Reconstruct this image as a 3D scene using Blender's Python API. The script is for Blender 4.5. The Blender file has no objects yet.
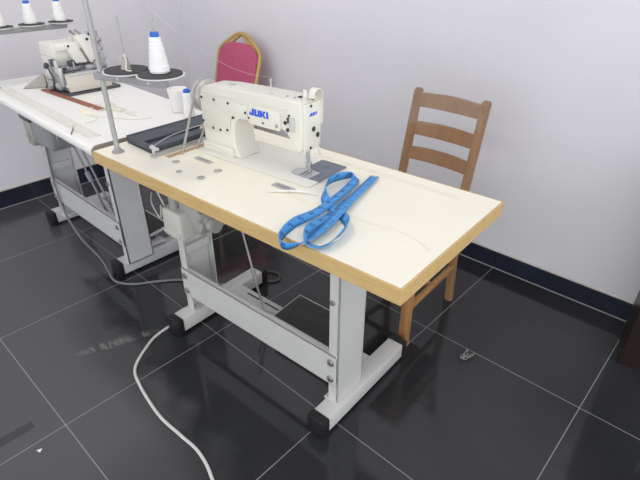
import bpy, bmesh, math, random
from mathutils import Vector, Matrix, Euler
random.seed(7)
PI = math.pi
sc = bpy.context.scene
COL = sc.collection

# ------------------------------------------------------------------ materials
def mat(name, color, rough=.5, metal=0., var=.0, scale=12., bump=0., bscale=60., alpha=1., trans=0., coat=0., ior=1.45, spec=.5):
    m = bpy.data.materials.new(name); m.use_nodes = True
    nt = m.node_tree; b = nt.nodes['Principled BSDF']
    b.inputs['Base Color'].default_value = (*color, 1)
    b.inputs['Roughness'].default_value = rough
    b.inputs['Metallic'].default_value = metal
    b.inputs['Alpha'].default_value = alpha
    b.inputs['Transmission Weight'].default_value = trans
    b.inputs['Coat Weight'].default_value = coat
    b.inputs['IOR'].default_value = ior
    b.inputs['Specular IOR Level'].default_value = spec
    if var or bump:
        tc = nt.nodes.new('ShaderNodeTexCoord')
    if var:
        n = nt.nodes.new('ShaderNodeTexNoise'); n.inputs['Scale'].default_value = scale; n.inputs['Detail'].default_value = 5
        nt.links.new(tc.outputs['Object'], n.inputs['Vector'])
        r = nt.nodes.new('ShaderNodeValToRGB')
        r.color_ramp.elements[0].position = .3; r.color_ramp.elements[1].position = .7
        r.color_ramp.elements[0].color = (*[c*(1-var) for c in color], 1)
        r.color_ramp.elements[1].color = (*[min(1, c*(1+var*.6)) for c in color], 1)
        nt.links.new(n.outputs['Fac'], r.inputs['Fac']); nt.links.new(r.outputs['Color'], b.inputs['Base Color'])
    if bump:
        n2 = nt.nodes.new('ShaderNodeTexNoise'); n2.inputs['Scale'].default_value = bscale; n2.inputs['Detail'].default_value = 4
        nt.links.new(tc.outputs['Object'], n2.inputs['Vector'])
        bp = nt.nodes.new('ShaderNodeBump'); bp.inputs['Strength'].default_value = bump; bp.inputs['Distance'].default_value = .01
        nt.links.new(n2.outputs['Fac'], bp.inputs['Height']); nt.links.new(bp.outputs['Normal'], b.inputs['Normal'])
    return m

def wood_mat(name, c1, c2, rough=.45, scale=(1, 14, 14), dist=2.0):
    m = mat(name, c1, rough); nt = m.node_tree; b = nt.nodes['Principled BSDF']
    tc = nt.nodes.new('ShaderNodeTexCoord'); mp = nt.nodes.new('ShaderNodeMapping'); mp.inputs['Scale'].default_value = scale
    n = nt.nodes.new('ShaderNodeTexNoise'); n.inputs['Scale'].default_value = 3.; n.inputs['Detail'].default_value = 6; n.inputs['Distortion'].default_value = dist
    r = nt.nodes.new('ShaderNodeValToRGB'); r.color_ramp.elements[0].position = .3; r.color_ramp.elements[1].position = .72
    r.color_ramp.elements[0].color = (*c2, 1); r.color_ramp.elements[1].color = (*c1, 1)
    nt.links.new(tc.outputs['Object'], mp.inputs['Vector']); nt.links.new(mp.outputs['Vector'], n.inputs['Vector'])
    nt.links.new(n.outputs['Fac'], r.inputs['Fac']); nt.links.new(r.outputs['Color'], b.inputs['Base Color'])
    return m

def floor_mat():
    m = mat('polished_dark_tile', (.03, .031, .035), .13); nt = m.node_tree; b = nt.nodes['Principled BSDF']; L = nt.links
    tc = nt.nodes.new('ShaderNodeTexCoord'); sp = nt.nodes.new('ShaderNodeSeparateXYZ'); L.new(tc.outputs['Object'], sp.inputs[0])
    def mth(op, a, bv=None):
        n = nt.nodes.new('ShaderNodeMath'); n.operation = op
        for i, v in enumerate((a, bv)):
            if v is None: continue
            if isinstance(v, (int, float)): n.inputs[i].default_value = v
            else: L.new(v, n.inputs[i])
        return n.outputs[0]
    ds = []
    for ax in ('X', 'Y'):
        f = mth('FRACT', mth('ADD', mth('DIVIDE', sp.outputs[ax], .603 if ax == 'Y' else .6), 20.5))
        ds.append(mth('ABSOLUTE', mth('SUBTRACT', f, .5)))
    line = mth('LESS_THAN', mth('MINIMUM', ds[0], ds[1]), .0024)
    # fine cloudy variation of the stone
    n1 = nt.nodes.new('ShaderNodeTexNoise'); n1.inputs['Scale'].default_value = 2.2; n1.inputs['Detail'].default_value = 7; L.new(tc.outputs['Object'], n1.inputs['Vector'])
    r1 = nt.nodes.new('ShaderNodeValToRGB'); r1.color_ramp.elements[0].position = .3; r1.color_ramp.elements[1].position = .75
    r1.color_ramp.elements[0].color = (.019, .020, .023, 1); r1.color_ramp.elements[1].color = (.034, .035, .039, 1)
    L.new(n1.outputs['Fac'], r1.inputs['Fac'])
    # dusty scuffs: a streaky patch of dried dust
    n2 = nt.nodes.new('ShaderNodeTexNoise'); n2.inputs['Scale'].default_value = 26; n2.inputs['Detail'].default_value = 8; n2.inputs['Distortion'].default_value = 1.5
    mp = nt.nodes.new('ShaderNodeMapping'); mp.inputs['Rotation'].default_value = (0, 0, -.9); mp.inputs['Scale'].default_value = (.5, 1.6, 1); L.new(tc.outputs['Object'], mp.inputs[0]); L.new(mp.outputs[0], n2.inputs['Vector'])
    # elongated mask around the scuff centre (0.36, 0.31), long axis along 70 deg
    ca, sa = math.cos(math.radians(70)), math.sin(math.radians(70))
    u0 = mth('SUBTRACT', sp.outputs['X'], .36); v0 = mth('SUBTRACT', sp.outputs['Y'], .31)
    uu = mth('ADD', mth('MULTIPLY', u0, ca), mth('MULTIPLY', v0, sa)); vv = mth('SUBTRACT', mth('MULTIPLY', v0, ca), mth('MULTIPLY', u0, sa))
    dd = mth('ADD', mth('POWER', mth('DIVIDE', uu, .17), 2.), mth('POWER', mth('DIVIDE', vv, .028), 2.))
    mask = mth('MULTIPLY', mth('MAXIMUM', mth('SUBTRACT', 1., dd), 0.), mth('MAXIMUM', mth('MULTIPLY', mth('SUBTRACT', n2.outputs['Fac'], .42), 3.5), 0.))
    scuff = mth('MINIMUM', mask, .5)
    mx0 = nt.nodes.new('ShaderNodeMix'); mx0.data_type = 'RGBA'; L.new(scuff, mx0.inputs['Factor']); mx0.inputs['B'].default_value = (.26, .24, .22, 1); scm = mx0
    # film of walked-in dust with a ragged border, left of the main table
    g1 = mth('SUBTRACT', mth('SUBTRACT', .43, mth('MULTIPLY', sp.outputs['X'], .14)), sp.outputs['Y'])
    g2 = mth('SUBTRACT', -.10, sp.outputs['X'])
    n4 = nt.nodes.new('ShaderNodeTexNoise'); n4.inputs['Scale'].default_value = 5; n4.inputs['Detail'].default_value = 8; L.new(tc.outputs['Object'], n4.inputs['Vector'])
    gg = mth('ADD', mth('MAXIMUM', g1, g2), mth('MULTIPLY', mth('SUBTRACT', n4.outputs['Fac'], .5), .28))
    film = mth('MULTIPLY', mth('MINIMUM', mth('MAXIMUM', mth('MULTIPLY', mth('ADD', gg, .02), 14.), 0.), 1.), mth('MINIMUM', mth('MAXIMUM', mth('MULTIPLY', mth('SUBTRACT', 1.25, sp.outputs['X']), 1.8), 0.), .85))
    # wiped dark streak in that film
    wx = mth('LESS_THAN', mth('ABSOLUTE', mth('SUBTRACT', sp.outputs['X'], .518)), mth('ADD', .012, mth('MULTIPLY', n4.outputs['Fac'], .010)))
    wy = mth('LESS_THAN', sp.outputs['Y'], -.07)
    film = mth('MULTIPLY', film, mth('SUBTRACT', 1., mth('MULTIPLY', mth('MULTIPLY', wx, wy), .8)))
    mx1 = nt.nodes.new('ShaderNodeMix'); mx1.data_type = 'RGBA'; L.new(film, mx1.inputs['Factor']); L.new(r1.outputs['Color'], mx1.inputs['A']); mx1.inputs['B'].default_value = (.082, .082, .087, 1)
    L.new(mx1.outputs['Result'], scm.inputs['A']); mx0 = scm
    mx = nt.nodes.new('ShaderNodeMix'); mx.data_type = 'RGBA'; L.new(line, mx.inputs['Factor']); L.new(mx0.outputs['Result'], mx.inputs['A']); mx.inputs['B'].default_value = (.24, .24, .245, 1)
    L.new(mx.outputs['Result'], b.inputs['Base Color'])
    n3 = nt.nodes.new('ShaderNodeTexNoise'); n3.inputs['Scale'].default_value = 3.5; n3.inputs['Detail'].default_value = 6; L.new(tc.outputs['Object'], n3.inputs['Vector'])
    mr = nt.nodes.new('ShaderNodeMapRange'); mr.inputs['From Min'].default_value = .35; mr.inputs['From Max'].default_value = .7; mr.inputs['To Min'].default_value = .05; mr.inputs['To Max'].default_value = .13
    L.new(n3.outputs['Fac'], mr.inputs['Value'])
    ra = mth('ADD', mth('ADD', mr.outputs[0], mth('MULTIPLY', film, .10)), mth('MULTIPLY', line, .4)); L.new(ra, b.inputs['Roughness'])
    return m

def wall_mat():
    m = mat('painted_plaster', (.72, .705, .735), .6, var=.03, scale=2.5, bump=.06, bscale=18)
    return m

def tape_mat():
    m = mat('blue_measuring_tape', (.035, .22, .62), .45); nt = m.node_tree; b = nt.nodes['Principled BSDF']; L = nt.links
    uv = nt.nodes.new('ShaderNodeUVMap'); sp = nt.nodes.new('ShaderNodeSeparateXYZ'); L.new(uv.outputs[0], sp.inputs[0])
    def mth(op, a, bv=None):
        n = nt.nodes.new('ShaderNodeMath'); n.operation = op
        for i, v in enumerate((a, bv)):
            if v is None: continue
            if isinstance(v, (int, float)): n.inputs[i].default_value = v
            else: L.new(v, n.inputs[i])
        return n.outputs[0]
    f = mth('FRACT', mth('DIVIDE', sp.outputs['X'], .008))
    t = mth('MULTIPLY', mth('LESS_THAN', f, .3), mth('LESS_THAN', sp.outputs['Y'], .32))
    f2 = mth('FRACT', mth('DIVIDE', sp.outputs['X'], .04))
    t2 = mth('MULTIPLY', mth('LESS_THAN', f2, .07), mth('LESS_THAN', sp.outputs['Y'], .7))
    k = mth('MAXIMUM', t, t2)
    mx = nt.nodes.new('ShaderNodeMix'); mx.data_type = 'RGBA'; L.new(k, mx.inputs['Factor']); mx.inputs['A'].default_value = (.06, .29, .66, 1); mx.inputs['B'].default_value = (.01, .04, .16, 1)
    L.new(mx.outputs['Result'], b.inputs['Base Color'])
    return m

def ruler_mat():
    m = mat('clear_ruler_plastic', (.78, .80, .70), .25, alpha=.2); nt = m.node_tree; b = nt.nodes['Principled BSDF']; L = nt.links
    tc = nt.nodes.new('ShaderNodeTexCoord'); sp = nt.nodes.new('ShaderNodeSeparateXYZ'); L.new(tc.outputs['Object'], sp.inputs[0])
    def mth(op, a, bv=None):
        n = nt.nodes.new('ShaderNodeMath'); n.operation = op
        for i, v in enumerate((a, bv)):
            if v is None: continue
            if isinstance(v, (int, float)): n.inputs[i].default_value = v
            else: L.new(v, n.inputs[i])
        return n.outputs[0]
    f = mth('FRACT', mth('DIVIDE', sp.outputs['X'], .01))
    t = mth('MULTIPLY', mth('LESS_THAN', f, .25), mth('LESS_THAN', sp.outputs['Y'], -.012))
    t2 = mth('MULTIPLY', mth('LESS_THAN', f, .25), mth('GREATER_THAN', sp.outputs['Y'], .012))
    k = mth('MAXIMUM', t, t2)
    mx = nt.nodes.new('ShaderNodeMix'); mx.data_type = 'RGBA'; L.new(k, mx.inputs['Factor']); mx.inputs['A'].default_value = (.93, .90, .78, 1); mx.inputs['B'].default_value = (.42, .42, .34, 1)
    L.new(mx.outputs['Result'], b.inputs['Base Color'])
    return m

def cone_mat():
    m = mat('white_thread', (.86, .85, .83), .7); nt = m.node_tree; b = nt.nodes['Principled BSDF']; L = nt.links
    tc = nt.nodes.new('ShaderNodeTexCoord'); w = nt.nodes.new('ShaderNodeTexWave'); w.wave_type = 'BANDS'; w.bands_direction = 'Z'
    w.inputs['Scale'].default_value = 60; w.inputs['Distortion'].default_value = 2.; L.new(tc.outputs['Object'], w.inputs['Vector'])
    bp = nt.nodes.new('ShaderNodeBump'); bp.inputs['Strength'].default_value = .35; bp.inputs['Distance'].default_value = .003
    L.new(w.outputs['Fac'], bp.inputs['Height']); L.new(bp.outputs['Normal'], b.inputs['Normal'])
    return m

M = dict(
    floor=floor_mat(), wall=wall_mat(),
    ceiling=mat('ceiling_paint', (.78, .77, .77), .8),
    skirting=mat('navy_skirting_tile', (.021, .026, .043), .16, var=.3, scale=5),
    grout=mat('tile_grout', (.30, .30, .30), .8),
    lip=mat('plaster_lip', (.66, .63, .58), .8, var=.1, scale=30),
    laminate=mat('cream_laminate', (.86, .825, .705), .38, var=.025, scale=5),
    white_lam=mat('white_laminate', (.82, .81, .775), .4, var=.025, scale=5),
    edge=wood_mat('beech_edge_band', (.63, .44, .20), (.53, .35, .14), .42, (3, 30, 30)),
    slotwood=wood_mat('raw_slot_wood', (.50, .34, .20), (.40, .26, .14), .6),
    frame=mat('white_enamel_steel', (.58, .575, .55), .38, var=.03, scale=8),
    frame_grey=mat('grey_white_enamel', (.58, .585, .58), .4, var=.03, scale=8),
    cap=mat('black_rubber', (.012, .012, .014), .5),
    bolt=mat('zinc_bolt', (.55, .55, .54), .35, .9),
    steel=mat('brushed_steel', (.60, .60, .60), .32, .85),
    pole=mat('grey_painted_tube', (.42, .415, .40), .42, .25),
    bar_grey=mat('grey_bar', (.33, .33, .33), .45, .2),
    cream=mat('cream_machine_paint', (.72, .70, .61), .28, coat=.3, var=.015, scale=6),
    cream2=mat('cream_cover_paint', (.67, .65, .56), .32, coat=.2),
    bedpaint=mat('pale_bed_paint', (.75, .74, .675), .3, coat=.2),
    screw=mat('dark_screw', (.05, .048, .045), .4, .5),
    hole=mat('rubber_plug', (.035, .033, .03), .6),
    logo=mat('blue_logo', (.02, .10, .62), .4),
    white=mat('white_plastic', (.82, .82, .80), .4),
    wheel=mat('grey_wheel', (.50, .49, .46), .35, .3),
    belt=mat('grey_belt', (.34, .325, .30), .6),
    plate=mat('blued_steel_plate', (.19, .22, .27), .22, .75, var=.35, scale=25),
    chrome=mat('chrome', (.75, .75, .74), .15, 1.),
    dark=mat('dark_grey_metal', (.09, .09, .095), .4, .5),
    tray=mat('charcoal_tray', (.065, .073, .09), .55, var=.15, scale=20),
    tray_in=mat('tray_blue_grey', (.085, .105, .13), .5),
    cloth_beige=mat('beige_scrap', (.52, .43, .32), .8, var=.25, scale=60),
    felt=mat('dark_felt', (.065, .062, .066), .9, var=.2, scale=80),
    thread=cone_mat(), threadcup=mat('matt_white_thread', (.78, .76, .74), .75, bump=.2, bscale=90),
    blue=mat('blue_plastic', (.025, .13, .55), .4),
    motor=mat('motor_grey', (.42, .42, .39), .45, .2, var=.1, scale=15),
    motor2=mat('motor_pale_cover', (.54, .54, .48), .45),
    dgrey=mat('dusty_grey_motor', (.30, .31, .32), .5, .2, var=.15, scale=15),
    tread=mat('black_treadle_rubber', (.035, .033, .030), .55, var=.3, scale=40),
    red=mat('crimson_upholstery', (.46, .085, .165), .75, var=.10, scale=90, bump=.1, bscale=300),
    gold=mat('gold_frame', (.50, .34, .13), .38, .45),
    chair=wood_mat('brown_chair_wood', (.32, .18, .092), (.25, .135, .066), .35, (9, 9, 1.6)),
    chair_leg=wood_mat('golden_leg_wood', (.42, .225, .085), (.34, .165, .06), .38, (12, 12, 1.6)),
    film=mat('clear_wrap', (.92, .92, .92), .12, alpha=.07, coat=.6),
    darkwood=wood_mat('dark_brown_wood', (.022, .013, .009), (.013, .008, .006), .35, (10, 10, 1.2)),
    tape=tape_mat(), tapenum=mat('tape_print', (.008, .02, .10), .5), brass=mat('tape_end_metal', (.55, .55, .5), .3, .9),
    elastic=mat('cream_elastic', (.84, .79, .64), .8), paper=mat('white_paper_strip', (.86, .85, .79), .8),
    rulerpaper=mat('paper_tape', (.82, .78, .65), .7), tick=mat('faded_tick', (.60, .53, .40), .8),
    ruler=ruler_mat(), redwood=wood_mat('red_brown_stick', (.34, .13, .085), (.25, .085, .055), .55, (2, 20, 20)),
    cable_w=mat('white_cable', (.60, .60, .57), .45), cable_g=mat('grey_cable', (.20, .205, .21), .5), cable_d=mat('dark_cable', (.07, .07, .072), .5),
    overcream=mat('overlock_cream', (.76, .735, .675), .35, coat=.2), overplate=mat('overlock_beige_plate', (.62, .56, .49), .35, .1),
    overmetal=mat('overlock_grey_metal', (.36, .36, .37), .38, .5, var=.2, scale=40), overlight=mat('overlock_light_metal', (.60, .60, .59), .35, .4),
    chute=mat('chute_grey', (.38, .36, .33), .45, .2),
    scrap=mat('cream_thread_scrap', (.76, .72, .60), .9),
    thin=mat('fine_thread', (.70, .69, .67), .8), lint=mat('grey_lint', (.30, .29, .28), .9),
)

# ------------------------------------------------------------------ geometry helpers
TY = .0511; TX, TYY = .3421, .3956            # table frame (front-left corner of the main table) in the room
def W(a, b, z=0.):
    c, s = math.cos(TY), math.sin(TY); return Vector((TX + c*a - s*b, TYY + s*a + c*b, z))

class MB:
    def __init__(s): s.bm = bmesh.new(); s.uv = None
    def _merge(s, tmp):
        me = bpy.data.meshes.new('tmp'); tmp.to_mesh(me); tmp.free(); s.bm.from_mesh(me); bpy.data.meshes.remove(me); return s
    def box(s, lo, hi, bev=0., seg=2, mtx=None):
        t = bmesh.new(); bmesh.ops.create_cube(t, size=1)
        lo, hi = Vector(lo), Vector(hi)
        for v in t.verts: v.co = Vector([(lo[i]+hi[i])/2 + v.co[i]*(hi[i]-lo[i]) for i in range(3)])
        if bev: bmesh.ops.bevel(t, geom=list(t.edges), offset=bev, segments=seg, profile=.5, affect='EDGES', clamp_overlap=True)
        if mtx: t.transform(mtx)
        return s._merge(t)
    def cyl(s, p0, p1, r0, r1=None, seg=20, bev=0.):
        p0, p1 = Vector(p0), Vector(p1); r1 = r0 if r1 is None else r1; d = p1-p0; t = bmesh.new()
        bmesh.ops.create_cone(t, cap_ends=True, segments=seg, radius1=r0, radius2=r1, depth=d.length)
        if bev:
            es = [e for e in t.edges if len(e.link_faces) == 2 and any(len(f.verts) > 4 for f in e.link_faces)]
            bmesh.ops.bevel(t, geom=es, offset=bev, segments=2, affect='EDGES')
        t.transform(Matrix.Translation((p0+p1)/2) @ d.to_track_quat('Z', 'Y').to_matrix().to_4x4())
        return s._merge(t)
    def lathe(s, prof, org=(0, 0, 0), axis=(0, 0, 1), seg=28):
        t = bmesh.new(); rings = []
        for r, h in prof:
            rings.append([t.verts.new((r*math.cos(2*PI*i/seg), r*math.sin(2*PI*i/seg), h)) for i in range(seg)])
        for A, B in zip(rings, rings[1:]):
            for i in range(seg): t.faces.new((A[i], A[(i+1) % seg], B[(i+1) % seg], B[i]))
        t.faces.new(rings[0][::-1]); t.faces.new(rings[-1])
        bmesh.ops.recalc_face_normals(t, faces=t.faces)
        t.transform(Matrix.Translation(org) @ Vector(axis).to_track_quat('Z', 'Y').to_matrix().to_4x4())
        return s._merge(t)
    def tube(s, pts, r, seg=10, closed=False):
        pts = [Vector(p) for p in pts]; t = bmesh.new(); rings = []; up = None; n = len(pts)
        for i, p in enumerate(pts):
            a = pts[(i-1) % n] if (closed or i > 0) else p; b = pts[(i+1) % n] if (closed or i < n-1) else p
            d = (b-a).normalized()
            if up is None: up = Vector((0, 0, 1)) if abs(d.z) < .9 else Vector((1, 0, 0))
            x = d.cross(up).normalized(); up = x.cross(d).normalized()
            rr = r[i] if isinstance(r, (list, tuple)) else r
            rings.append([t.verts.new(p + x*rr*math.cos(2*PI*k/seg) + up*rr*math.sin(2*PI*k/seg)) for k in range(seg)])
        m = n if closed else n-1
        for i in range(m):
            A, B = rings[i], rings[(i+1) % n]
            for k in range(seg): t.faces.new((A[k], A[(k+1) % seg], B[(k+1) % seg], B[k]))
        if not closed: t.faces.new(rings[0][::-1]); t.faces.new(rings[-1])
        bmesh.ops.recalc_face_normals(t, faces=t.faces)
        return s._merge(t)
    def prism(s, poly, p, u, v, depth, bev=0., seg=2):
        """poly in the (u, v) plane through p, extruded along u x v by depth"""
        p, u, v = Vector(p), Vector(u), Vector(v); w = u.cross(v).normalized(); t = bmesh.new()
        A = [t.verts.new(p + u*x + v*y) for x, y in poly]; B = [t.verts.new(p + u*x + v*y + w*depth) for x, y in poly]
        n = len(A); t.faces.new(A[::-1]); t.faces.new(B)
        for i in range(n): t.faces.new((A[i], A[(i+1) % n], B[(i+1) % n], B[i]))
        bmesh.ops.recalc_face_normals(t, faces=t.faces)
        if bev: bmesh.ops.bevel(t, geom=list(t.edges), offset=bev, segments=seg, profile=.5, affect='EDGES', clamp_overlap=True)
        return s._merge(t)
    def quadgrid(s, rows):
        t = bmesh.new(); V = [[t.verts.new(p) for p in r] for r in rows]
        for A, B in zip(V, V[1:]):
            for i in range(len(A)-1): t.faces.new((A[i], A[i+1], B[i+1], B[i]))
        return s._merge(t)
    def xf(s, mtx): s.bm.transform(mtx); return s
    def build(s, name, m, parent=None, smooth=35, org=None):
        """link as one mesh object. Vertices are given in the thing's frame; org is subtracted."""
        if org is None: org = Vector(parent['_org']) if parent is not None and '_org' in parent else Vector((0, 0, 0))
        org = Vector(org)
        for v in s.bm.verts: v.co -= org
        me = bpy.data.meshes.new(name); s.bm.to_mesh(me); s.bm.free()
        o = bpy.data.objects.new(name, me); COL.objects.link(o); me.materials.append(M[m])
        if smooth:
            for p in me.polygons: p.use_smooth = True
            me.set_sharp_from_angle(angle=math.radians(smooth))
        if parent is not None: o.parent = parent
        o['_org'] = list(org)
        return o

def tag(o, label, cat, group=None, kind=None):
    o['label'] = label; o['category'] = cat
    if group: o['group'] = group
    if kind: o['kind'] = kind
    return o
def thing(name, label, cat, loc, yaw=0., org=(0, 0, 0), group=None):
    o = bpy.data.objects.new(name, None); COL.objects.link(o); o.empty_display_size = .05
    o.location = loc; o.rotation_euler = (0, 0, yaw); o['_org'] = list(org)
    return tag(o, label, cat, group)
def tthing(name, label, cat, a, b, z, group=None):       # a thing authored in main-table coordinates
    return thing(name, label, cat, W(a, b, z), TY, (a, b, z), group)
def tmesh(mb, name, m, label, cat, a, b, z, group=None, smooth=35):
    o = mb.build(name, m, None, smooth, (a, b, z)); o.location = W(a, b, z); o.rotation_euler = (0, 0, TY)
    return tag(o, label, cat, group)
def wmesh(mb, name, m, label, cat, loc, group=None, smooth=35):   # a single mesh thing authored in room coordinates
    o = mb.build(name, m, None, smooth, loc); o.location = loc
    return tag(o, label, cat, group)
def spline(pts, n=8, closed=False):
    """Catmull-Rom through tuples of any length"""
    out = []; N = len(pts)
    for i in range(N if closed else N-1):
        P = [pts[(i+k) % N] if closed else pts[min(max(i+k, 0), N-1)] for k in (-1, 0, 1, 2)]
        for j in range(n):
            t = j/n
            out.append(tuple(.5*(2*p1 + (p2-p0)*t + (2*p0-5*p1+4*p2-p3)*t*t + (3*p1-p0-3*p2+p3)*t**3) for p0, p1, p2, p3 in zip(*P)))
    if not closed: out.append(tuple(pts[-1]))
    return out
def rrect(x0, y0, x1, y1, r, n=5):
    o = []
    for cx, cy, a0 in ((x1-r, y0+r, -90), (x1-r, y1-r, 0), (x0+r, y1-r, 90), (x0+r, y0+r, 180)):
        for i in range(n+1):
            a = math.radians(a0 + 90*i/n); o.append((cx+r*math.cos(a), cy+r*math.sin(a)))
    return o

# ------------------------------------------------------------------ the room
XL, YB, ZC = -1.212, 1.809, 2.9
def struct(mb, name, m, smooth=0):
    o = mb.build(name, m, None, smooth); o['kind'] = 'structure'; return o
struct(MB().box((XL-.15, -3.2, -.1), (3.6, YB+.15, 0)), 'floor', 'floor')
struct(MB().box((XL-.15, YB, 0), (3.6, YB+.15, ZC)), 'wall_back', 'wall')
struct(MB().box((XL-.15, -3.2, 0), (XL, YB, ZC)), 'wall_left', 'wall')
struct(MB().box((XL-.15, -3.2, ZC), (3.6, YB+.15, ZC+.1)), 'ceiling', 'ceiling')
BH = .085
bb = MB(); x = XL
for x0, x1 in ((XL+.0, -.6), (-.6, 0), (0, .6), (.6, 1.2), (1.2, 1.8), (1.8, 2.4), (2.4, 3.0), (3.0, 3.6)):
    bb.box((x0+.0012, YB-.010, 0), (x1-.0012, YB, BH), .001, 1)
o = struct(bb, 'baseboard_back', 'skirting')
struct(MB().box((XL, YB-.004, BH), (3.6, YB, BH+.012), .002, 1), 'trim_1', 'lip')
struct(MB().box((XL+.01, YB-.013, 0), (3.6, YB-.0095, .004)), 'trim_2', 'grout')
bl = MB()
for y0, y1 in ((-3.0, -2.4), (-2.4, -1.8), (-1.8, -1.2), (-1.2, -.6), (-.6, 0), (0, .6), (.6, 1.2), (1.2, YB-.012)):
    bl.box((XL, y0+.0012, 0), (XL+.010, y1-.0012, .10), .001, 1)
struct(bl, 'baseboard_left', 'skirting')
struct(MB().box((XL, -3.0, .10), (XL+.004, YB-.012, .112), .002, 1), 'trim_3', 'lip')
struct(MB().box((XL+.0095, -3.0, 0), (XL+.013, YB-.013, .004)), 'trim_4', 'grout')

# ------------------------------------------------------------------ main sewing table
TL, TW, TH = 1.178, .506, .76
def frame_parts(root, q, mats):
    """q: dict of stand measurements in the thing's frame"""
    fm = mats['frame']
    for side in (0, 1):
        wx, inn = (q['xl'], 1) if side == 0 else (q['xr'], -1)     # web position, inward direction
        f0, f1 = q['foot'][side]
        ft = MB().box((f0, q['fy0'], .012), (f1, q['fy1'], .072), .004).build('foot', fm, root)
        for y0, y1 in ((q['fy0']-.012, q['fy0']+.022), (q['fy1']-.022, q['fy1']+.012)):
            MB().box((f0-.004, y0, 0), (f1+.004, y1, .076), .008, 2).build('end_cap', 'cap', ft)
        y0, y1, zt = q['cy0'], q['cy1'], q['zt']
        c = MB()                                                  # C channel: web and two flanges
        xs = sorted((wx, wx+inn*.006)); c.box((xs[0], y0, .068), (xs[1], y1, .64), .001, 1)
        xf_ = sorted((wx, wx+inn*.036))
        for yy in ((y0, y0+.006), (y1-.006, y1)): c.box((xf_[0], yy[0], .068), (xf_[1], yy[1], .64), .001, 1)
        c.box((min(wx, wx+inn*.05), y0-.004, .066), (max(wx, wx+inn*.05), y1+.004, .074), .001, 1)
        leg = c.build('leg', fm, root)
        i = MB()                                                  # inner telescoping channel carrying the top
        xs = sorted((wx+inn*.008, wx+inn*.013)); i.box((xs[0], y0+.008, .33), (xs[1], y1-.008, zt), .001, 1)
        xf_ = sorted((wx+inn*.008, wx+inn*.032))
        for yy in ((y0+.008, y0+.013), (y1-.013, y1-.008)): i.box((xf_[0], yy[0], .33), (xf_[1], yy[1], zt), .001, 1)
        i.box((xf_[0], y0+.008, .33), (xf_[1], y1-.008, .365), .002, 1)
        xs = sorted((wx-inn*.02, wx+inn*.06)); i.box((xs[0], y0-.06, zt-.006), (xs[1], y1+.06, zt), .001, 1)
        i.build('height_slide', fm, root)
        for z in (.47,):
            MB().cyl((wx+inn*.022, y0-.008, z), (wx+inn*.022, y0+.002, z), .0085, seg=6).build('bolt', 'bolt', leg)
    st = MB()
    st.box((q['xl']+.006, q['py']-.004, q['pz0']), (q['xr']-.002, q['py'], q['pz1']), .001, 1)
    st.box((q['xl']+.006, q['py']-.004, q['pz1']-.004), (q['xr']-.002, q['py']+.016, q['pz1']), .001, 1)
    st.box((q['xl']+.006, q['py']-.004, q['pz0']), (q['xr']-.002, q['py']+.016, q['pz0']+.004), .001, 1)
    s = st.build('stretcher', fm, root)
    for x in (q['xl']+.028, q['xr']-.022):
        for z in (q['pz0']+.024, q['pz1']-.030):
            MB().cyl((x, q['py']-.011, z), (x, q['py']-.003, z), .0095, seg=6).cyl((x, q['py']-.0055, z), (x, q['py']-.0035, z), .013).build('bolt', 'bolt', s)

tbl = tthing('sewing_table', 'cream topped industrial sewing table with a beech wood edge, nearest the camera', 'table', TL/2, TW/2, 0)
ew = .005
MB().box((ew, ew, TH-.040), (TL-ew, TW-ew, TH), .0008, 1).build('tabletop', 'laminate', tbl)
# solid wood lipping all round, mitred
def lip(P, Q, inn0, inn1):
    poly = [P, Q, inn1, inn0]; return MB().prism(poly, (0, 0, TH-.041), (1, 0, 0), (0, 1, 0), .0405, .0012, 1)
oc = [(0, 0), (TL, 0), (TL, TW), (0, TW)]; ic = [(ew, ew), (TL-ew, ew), (TL-ew, TW-ew), (ew, TW-ew)]
for i in range(4):
    lip(oc[i], oc[(i+1) % 4], ic[i], ic[(i+1) % 4]).build('edge_band', 'edge', tbl)
for a, b, k_ in ((.290, .118, .85), (.362, .077, .7), (.444, .156, .9), (.446, .091, .9)):
    g = MB().lathe([(.0135*k_, 0), (.0145*k_, .0012), (.012*k_, .0028), (.0105*k_, .0022), (.0105*k_, .0006)], (a, b, TH)).build('grommet', 'steel', tbl)
    MB().cyl((a, b, TH+.0002), (a, b, TH+.0014), .009*k_).build('grommet_plug', 'wheel', g)
MB().box((.222, .125, TH-.001), (.246, .290, TH+.0006)).build('belt_slot', 'slotwood', tbl)
for a0, a1, b0, b1 in ((.306, .383, .172, .192), (.636, .709, .184, .209)):
    h = MB().prism(rrect(a0, b0, a1, b1, .004), (0, 0, TH), (1, 0, 0), (0, 1, 0), .0022).build('hinge_plate', 'wheel', tbl)
    MB().prism(rrect(a0+.012, b0+.005, a1-.012, b1-.005, .002), (0, 0, TH+.0018), (1, 0, 0), (0, 1, 0), .0009).build('hinge_pocket', 'overmetal', h)
Q1 = dict(xl=.126, xr=.895, foot=((.115, .177), (.853, .915)), fy0=.092, fy1=.562, cy0=.176, cy1=.310, zt=.7195, py=.172, pz0=.150, pz1=.272)
frame_parts(tbl, Q1, dict(frame='frame'))
fb = MB(); fb.box((.135, .345, .062), (.895, .425, .066), .001, 1); fb.box((.135, .345, .048), (.895, .349, .064), .001, 1); fb.box((.135, .421, .048), (.895, .425, .064), .001, 1)
bar = fb.build('treadle_bar', 'frame', tbl)
for a0, a1 in ((.235, .312), (.338, .420)):
    MB().prism(rrect(a0, .396, a1, .404, .0035), (0, 0, .0658), (1, 0, 0), (0, 1, 0), .0006).build('bar_slot', 'cap', bar)
tm = Matrix.Translation((.60, .415, .098)) @ Matrix.Rotation(math.radians(4), 4, 'X')
tr = MB().box((-.150, -.082, -.008), (.150, .082, .004), .004, 2, tm).build('treadle', 'frame', tbl)
tp = MB().box((-.143, -.075, .003), (.143, .075, .0065), .001, 1, tm)
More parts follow.
